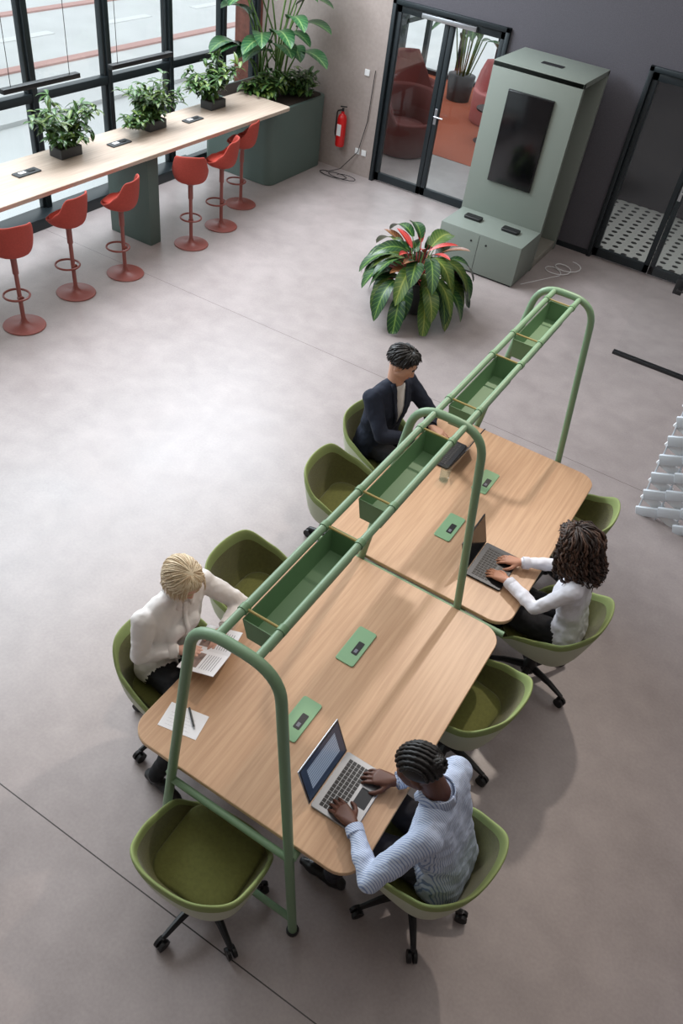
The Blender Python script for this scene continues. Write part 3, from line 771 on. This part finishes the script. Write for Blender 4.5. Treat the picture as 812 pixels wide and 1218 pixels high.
def collar(r,neck,F,m,R=.066):
    b=MB(); F=V((F.x,F.y,0)).normalized(); S=F.cross(V((0,0,1)))
    for s_ in (-1,1):
        n=14; vs=[];fs=[]
        for k in range(n+1):
            a=pi-(pi-.35)*k/n
            d=F*math.cos(a)+S*(s_*math.sin(a)); z=-.028*(k/n)**1.5
            top_=neck+d*R+V((0,0,.038+z)); bot=neck+d*(R+.014)+V((0,0,.002+z-(.03 if k>n-3 else 0)))
            ins=neck+d*(R-.004)+V((0,0,.034+z)); vs+=[ins,top_,bot]
        for k in range(n):
            for q in (0,1): fs.append((k*3+q,k*3+q+1,k*3+q+4,k*3+q+3))
        b.add(vs,fs,m)
    o=b.obj('collar',r,sharp=60); s=o.modifiers.new('s','SOLIDIFY'); s.thickness=.004
def cloth_strip(r,pts,halfw,m,name,off=.006):
    """flat cloth strip laid on the torso surface along pts (lapels, plackets)"""
    torso=[c for c in r.children if c.name.startswith('torso_and_limbs')][0]
    from mathutils.bvhtree import BVHTree
    dg=bpy.context.evaluated_depsgraph_get(); dg.update(); ev=torso.evaluated_get(dg); me=ev.to_mesh()
    bv=BVHTree.FromPolygons([v.co.copy() for v in me.vertices],[tuple(p.vertices) for p in me.polygons]); ev.to_mesh_clear()
    P=[];n=16
    for i in range(n+1):
        t=i/n*(len(pts)-1); k=min(int(t),len(pts)-2); P.append(V(pts[k]).lerp(V(pts[k+1]),t-k))
    vs=[];fs=[]
    for i,p in enumerate(P):
        t=(P[min(i+1,n)]-P[max(i-1,0)]).normalized()
        loc,nr,_,_=bv.find_nearest(p); sd=nr.cross(t).normalized(); w=halfw[0]+(halfw[1]-halfw[0])*i/n
        for k in (-1,0,1):
            q,n2,_,_=bv.find_nearest(loc+sd*w*k); vs.append(q+n2*off)
    for i in range(n):
        for k in (0,1): fs.append((i*3+k,i*3+k+1,i*3+k+4,i*3+k+3))
    b=MB(); b.add(vs,fs,m); o=b.obj(name,r,sharp=0); s=o.modifiers.new('s','SOLIDIFY'); s.thickness=.006; s.offset=0
skA=mat('skin_deep_brown',srgb(92,56,42),.5,bump=.08,bscale=300); skB=mat('skin_tan',srgb(186,134,108),.5); skC=mat('skin_light',srgb(202,156,132),.5); skD=mat('skin_fair',srgb(214,166,146),.5)
lpA=mat('lips_brown',srgb(110,62,54),.4); lpB=mat('lips_rose',srgb(170,90,84),.4)
hrBlack=mat('hair_black',srgb(20,17,17),.45); hrBrown=mat('hair_dark_brown',srgb(44,30,25),.5); hrBrown2=mat('hair_brown_highlight',srgb(78,54,42),.5)
hrBl=mat('hair_blonde',srgb(222,204,174),.5); hrBl2=mat('hair_blonde_dark',srgb(196,170,136),.5)  # second is a darker blonde, mixed at random into strands and used for brows
shirtA=stripe_material('striped_shirt',srgb(196,206,224),srgb(134,152,190),800)
topB=mat('white_jersey',srgb(218,218,226),.85,bump=.3,bscale=22); blazer=mat('navy_blazer',srgb(26,34,52),.85,bump=.3,bscale=25)
tee=mat('white_tee',srgb(214,212,210),.85); blouse=mat('ivory_blouse',srgb(232,227,224),.5,bump=.25,bscale=14)
pantsBk=mat('black_trousers',srgb(20,20,24),.85); pantsG=mat('charcoal_trousers',srgb(44,44,52),.85); shoeBk=mat('black_shoe',srgb(14,14,16),.35)

# A
r,h,k=person('man_in_striped_shirt',(.86,.39,.555),(-1,-.02,0),(.74,.53,1.0),(.76,.20,1.0),(.69,.63,.80),(.64,.03,.80),(.52,.46,.79),(.47,.19,.79),(.715,.36,1.07),(.625,.34,1.185),(-.75,-.05,-.60),
   (.46,.50,.56),(.46,.26,.56),(.42,.50,0),(.42,.26,0),skA,lpA,hrBlack,shirtA,pantsG,shoeBk,1.04,handR=dict(d=(-.95,-.28,-.12),curl=.5),handL=dict(d=(-.9,.35,-.12),curl=.5),sleeve=1.08)
collar(r,k['neck'],k['F'],shirtA)
b=MB(); cap(b,hrBlack,.006)
for i in range(9):
    x=(i-4)/4; pts=[];rs=[]
    for q in range(26):
        t=q/25; th=math.radians(50-165*t); d=V((math.sin(x*.95),math.cos(x*.95)*math.sin(th),math.cos(x*.95)*math.cos(th)))
        pts.append(SKR+V((d.x*(SKA[0]+.008),d.y*(SKA[1]+.008),d.z*(SKA[2]+.008)))); rs.append(.0085+.0022*math.sin(q*2.4))
    b.tube(pts,rs,hrBlack,8)
for i in range(5):
    pts=[];rs=[]
    for q in range(30):
        a=q/29*2*pi*1.0+i; pts.append(V((.034*math.cos(a)*(1-.12*i),-.105-.006*i,.035+.034*math.sin(a)*(1-.12*i)))); rs.append(.010+.003*math.sin(q*2.1))
    b.tube(pts,rs,hrBlack,8)
b.ell((0,-.10,.035),(.036,.028,.036),hrBlack); b.obj('braided_hair',h,sharp=0)

# B
r,h,k=person('curly_haired_woman',(.86,1.98,.55),(-1,0,0),(.80,2.13,.99),(.80,1.80,.99),(.68,2.18,.80),(.66,1.78,.79),(.47,2.06,.785),(.46,1.88,.785),(.78,1.965,1.05),(.725,1.96,1.165),(-.85,.0,-.45),
   (.48,2.06,.56),(.48,1.88,.56),(.42,2.06,0),(.42,1.88,0),skB,lpB,hrBrown,topB,pantsBk,shoeBk,.86,True,handR=dict(d=(-.95,-.2,-.12),curl=.4),handL=dict(d=(-.95,.15,-.12),curl=.4),sleeve=.95)
wl=(h.matrix_local.to_3x3().inverted()@V((0.25,0,-1))).normalized()
strands(h,hrBrown,280,.024,.0065,.22,.013,1.5,kw=dict(front=48,side=96,back=120),hair_m2=hrBrown2,grav=wl)

# C
r,h,k=person('man_in_navy_blazer',(-.88,2.79,.555),(1,-.12,0),(-.87,2.61,1.0),(-.78,2.95,1.0),(-.73,2.54,.80),(-.60,3.00,.81),(-.55,2.68,.79),(-.52,2.87,.79),(-.81,2.79,1.07),(-.785,2.80,1.205),(.85,.05,-.42),
   (-.50,2.66,.56),(-.50,2.86,.56),(-.44,2.66,0),(-.44,2.86,0),skC,lpB,hrBlack,blazer,pantsBk,shoeBk,1.04,handR=dict(d=(.95,.1,-.1)),handL=dict(d=(.95,-.15,-.1)),sleeve=1.1,hs=.97,folds=.016)
F,S,ch,nk=k['F'],k['S'],k['chest'],k['neck']
cloth_strip(r,[nk+F*.06,ch+F*.11+V((0,0,.02)),ch+F*.11-V((0,0,.10))],(.052,.014),tee,'tee_front',.003)
for s_ in (-1,1):
    cloth_strip(r,[nk+S*(s_*.062)+F*.03+V((0,0,.015)),ch+F*.10+S*(s_*.05)+V((0,0,.03)),ch+F*.11+S*(s_*.012)-V((0,0,.11))],(.017,.013),blazer,'lapel',.008)
wl=(h.matrix_local.to_3x3().inverted()@V((0,0,-1))).normalized()
strands(h,hrBlack,190,.016,.006,.0,.004,1.0,kw=dict(front=50,side=84,back=108))

# D
r,h,k=person('blonde_woman',(-.82,.51,.55),(1,-.12,0),(-.80,.37,.99),(-.75,.72,.99),(-.79,.31,.79),(-.59,.84,.82),(-.66,.44,.80),(-.56,.66,.82),(-.76,.55,1.05),(-.72,.545,1.17),(.72,-.12,-.62),
   (-.46,.36,.57),(-.46,.58,.56),(-.60,.17,0),(-.46,.58,0),skD,lpB,hrBl2,blouse,pantsBk,shoeBk,.90,True,handR=dict(d=(.8,.55,-.05),up=(-.3,-.1,1),curl=.5),handL=dict(d=(.3,-.9,-.1),up=(.2,.4,1),curl=.5),sleeve=1.12,folds=.017)
collar(r,k['neck'],k['F'],blouse,.058)
F,S,ch,nk=k['F'],k['S'],k['chest'],k['neck']
cloth_strip(r,[nk+F*.07-V((0,0,.02)),ch+F*.12,k['hip']+F*.13+V((0,0,.08))],(.012,.012),blouse,'placket',.004)
wl=(h.matrix_local.to_3x3().inverted()@V((0,0,-1))).normalized()
strands(h,hrBl,520,.010,.0029,.055,.0025,.6,kw=dict(front=46,side=92,back=118),hair_m2=hrBl2,grav=wl)
b=MB(); T=Matrix.Translation((-.53,.52,.80))@Matrix.Rotation(.15,4,'Z')@Matrix.Rotation(-.25,4,'Y')
for s_ in (-1,1):
    T2=T@Matrix.Rotation(s_*.12,4,'X'); b.box(-.10,.10,min(0,s_*.145),max(0,s_*.145),0,.003,'paper',T=T2)
    b.box(-.08,-.01,min(s_*.02,s_*.12),max(s_*.02,s_*.12),.003,.0033,'photo',T=T2)
    for q in range(6): b.box(.005+q*.013,.0075+q*.013,min(s_*.02,s_*.12),max(s_*.02,s_*.12),.003,.0033,'ink',T=T2)
b.obj('magazine')

# ------------------------------------------------------------------ lights
def area(name,loc,target,sx,sy,e,col):
    l=bpy.data.lights.new(name,'AREA'); l.shape='RECTANGLE'; l.size=sx; l.size_y=sy; l.energy=e; l.color=col
    o=bpy.data.objects.new(name,l); COL.objects.link(o); o.location=loc
    o.rotation_euler=(V(target)-V(loc)).to_track_quat('-Z','Y').to_euler(); return o
area('ceiling_softlight',(-1,3.2,5.1),(-1,3.2,0),8,8.5,195,(1,.95,.91))
area('window_skylight',(-5.6,4.4,4.2),(-1.8,3.6,0),7.4,2.0,640,(.86,.93,1))
l=bpy.data.lights.new('track_spot','SPOT'); l.energy=500; l.color=(1,.89,.78); l.spot_size=math.radians(42); l.spot_blend=1; l.shadow_soft_size=.08
o=bpy.data.objects.new('track_spot',l); COL.objects.link(o); o.location=(-.15,5.0,5.0); o.rotation_euler=(V((.05,1.6,.7))-V(o.location)).to_track_quat('-Z','Y').to_euler()
w=bpy.data.worlds.new('overcast_sky'); sc.world=w; w.use_nodes=True
w.node_tree.nodes['Background'].inputs[0].default_value=(.92,.96,1,1); w.node_tree.nodes['Background'].inputs[1].default_value=1.6
sc.view_settings.view_transform='Standard'; sc.view_settings.look='None'; sc.view_settings.exposure=0

# ------------------------------------------------------------------ camera
cd=bpy.data.cameras.new('camera'); cam=bpy.data.objects.new('camera',cd); COL.objects.link(cam)
cd.sensor_fit='VERTICAL'; cd.sensor_height=36; cd.lens=939.61319*36/1218; cd.clip_start=.05
cam.location=(.89974,-1.30677,3.92501); cam.rotation_euler=(.81946,-.11790,.55248)
sc.camera=cam
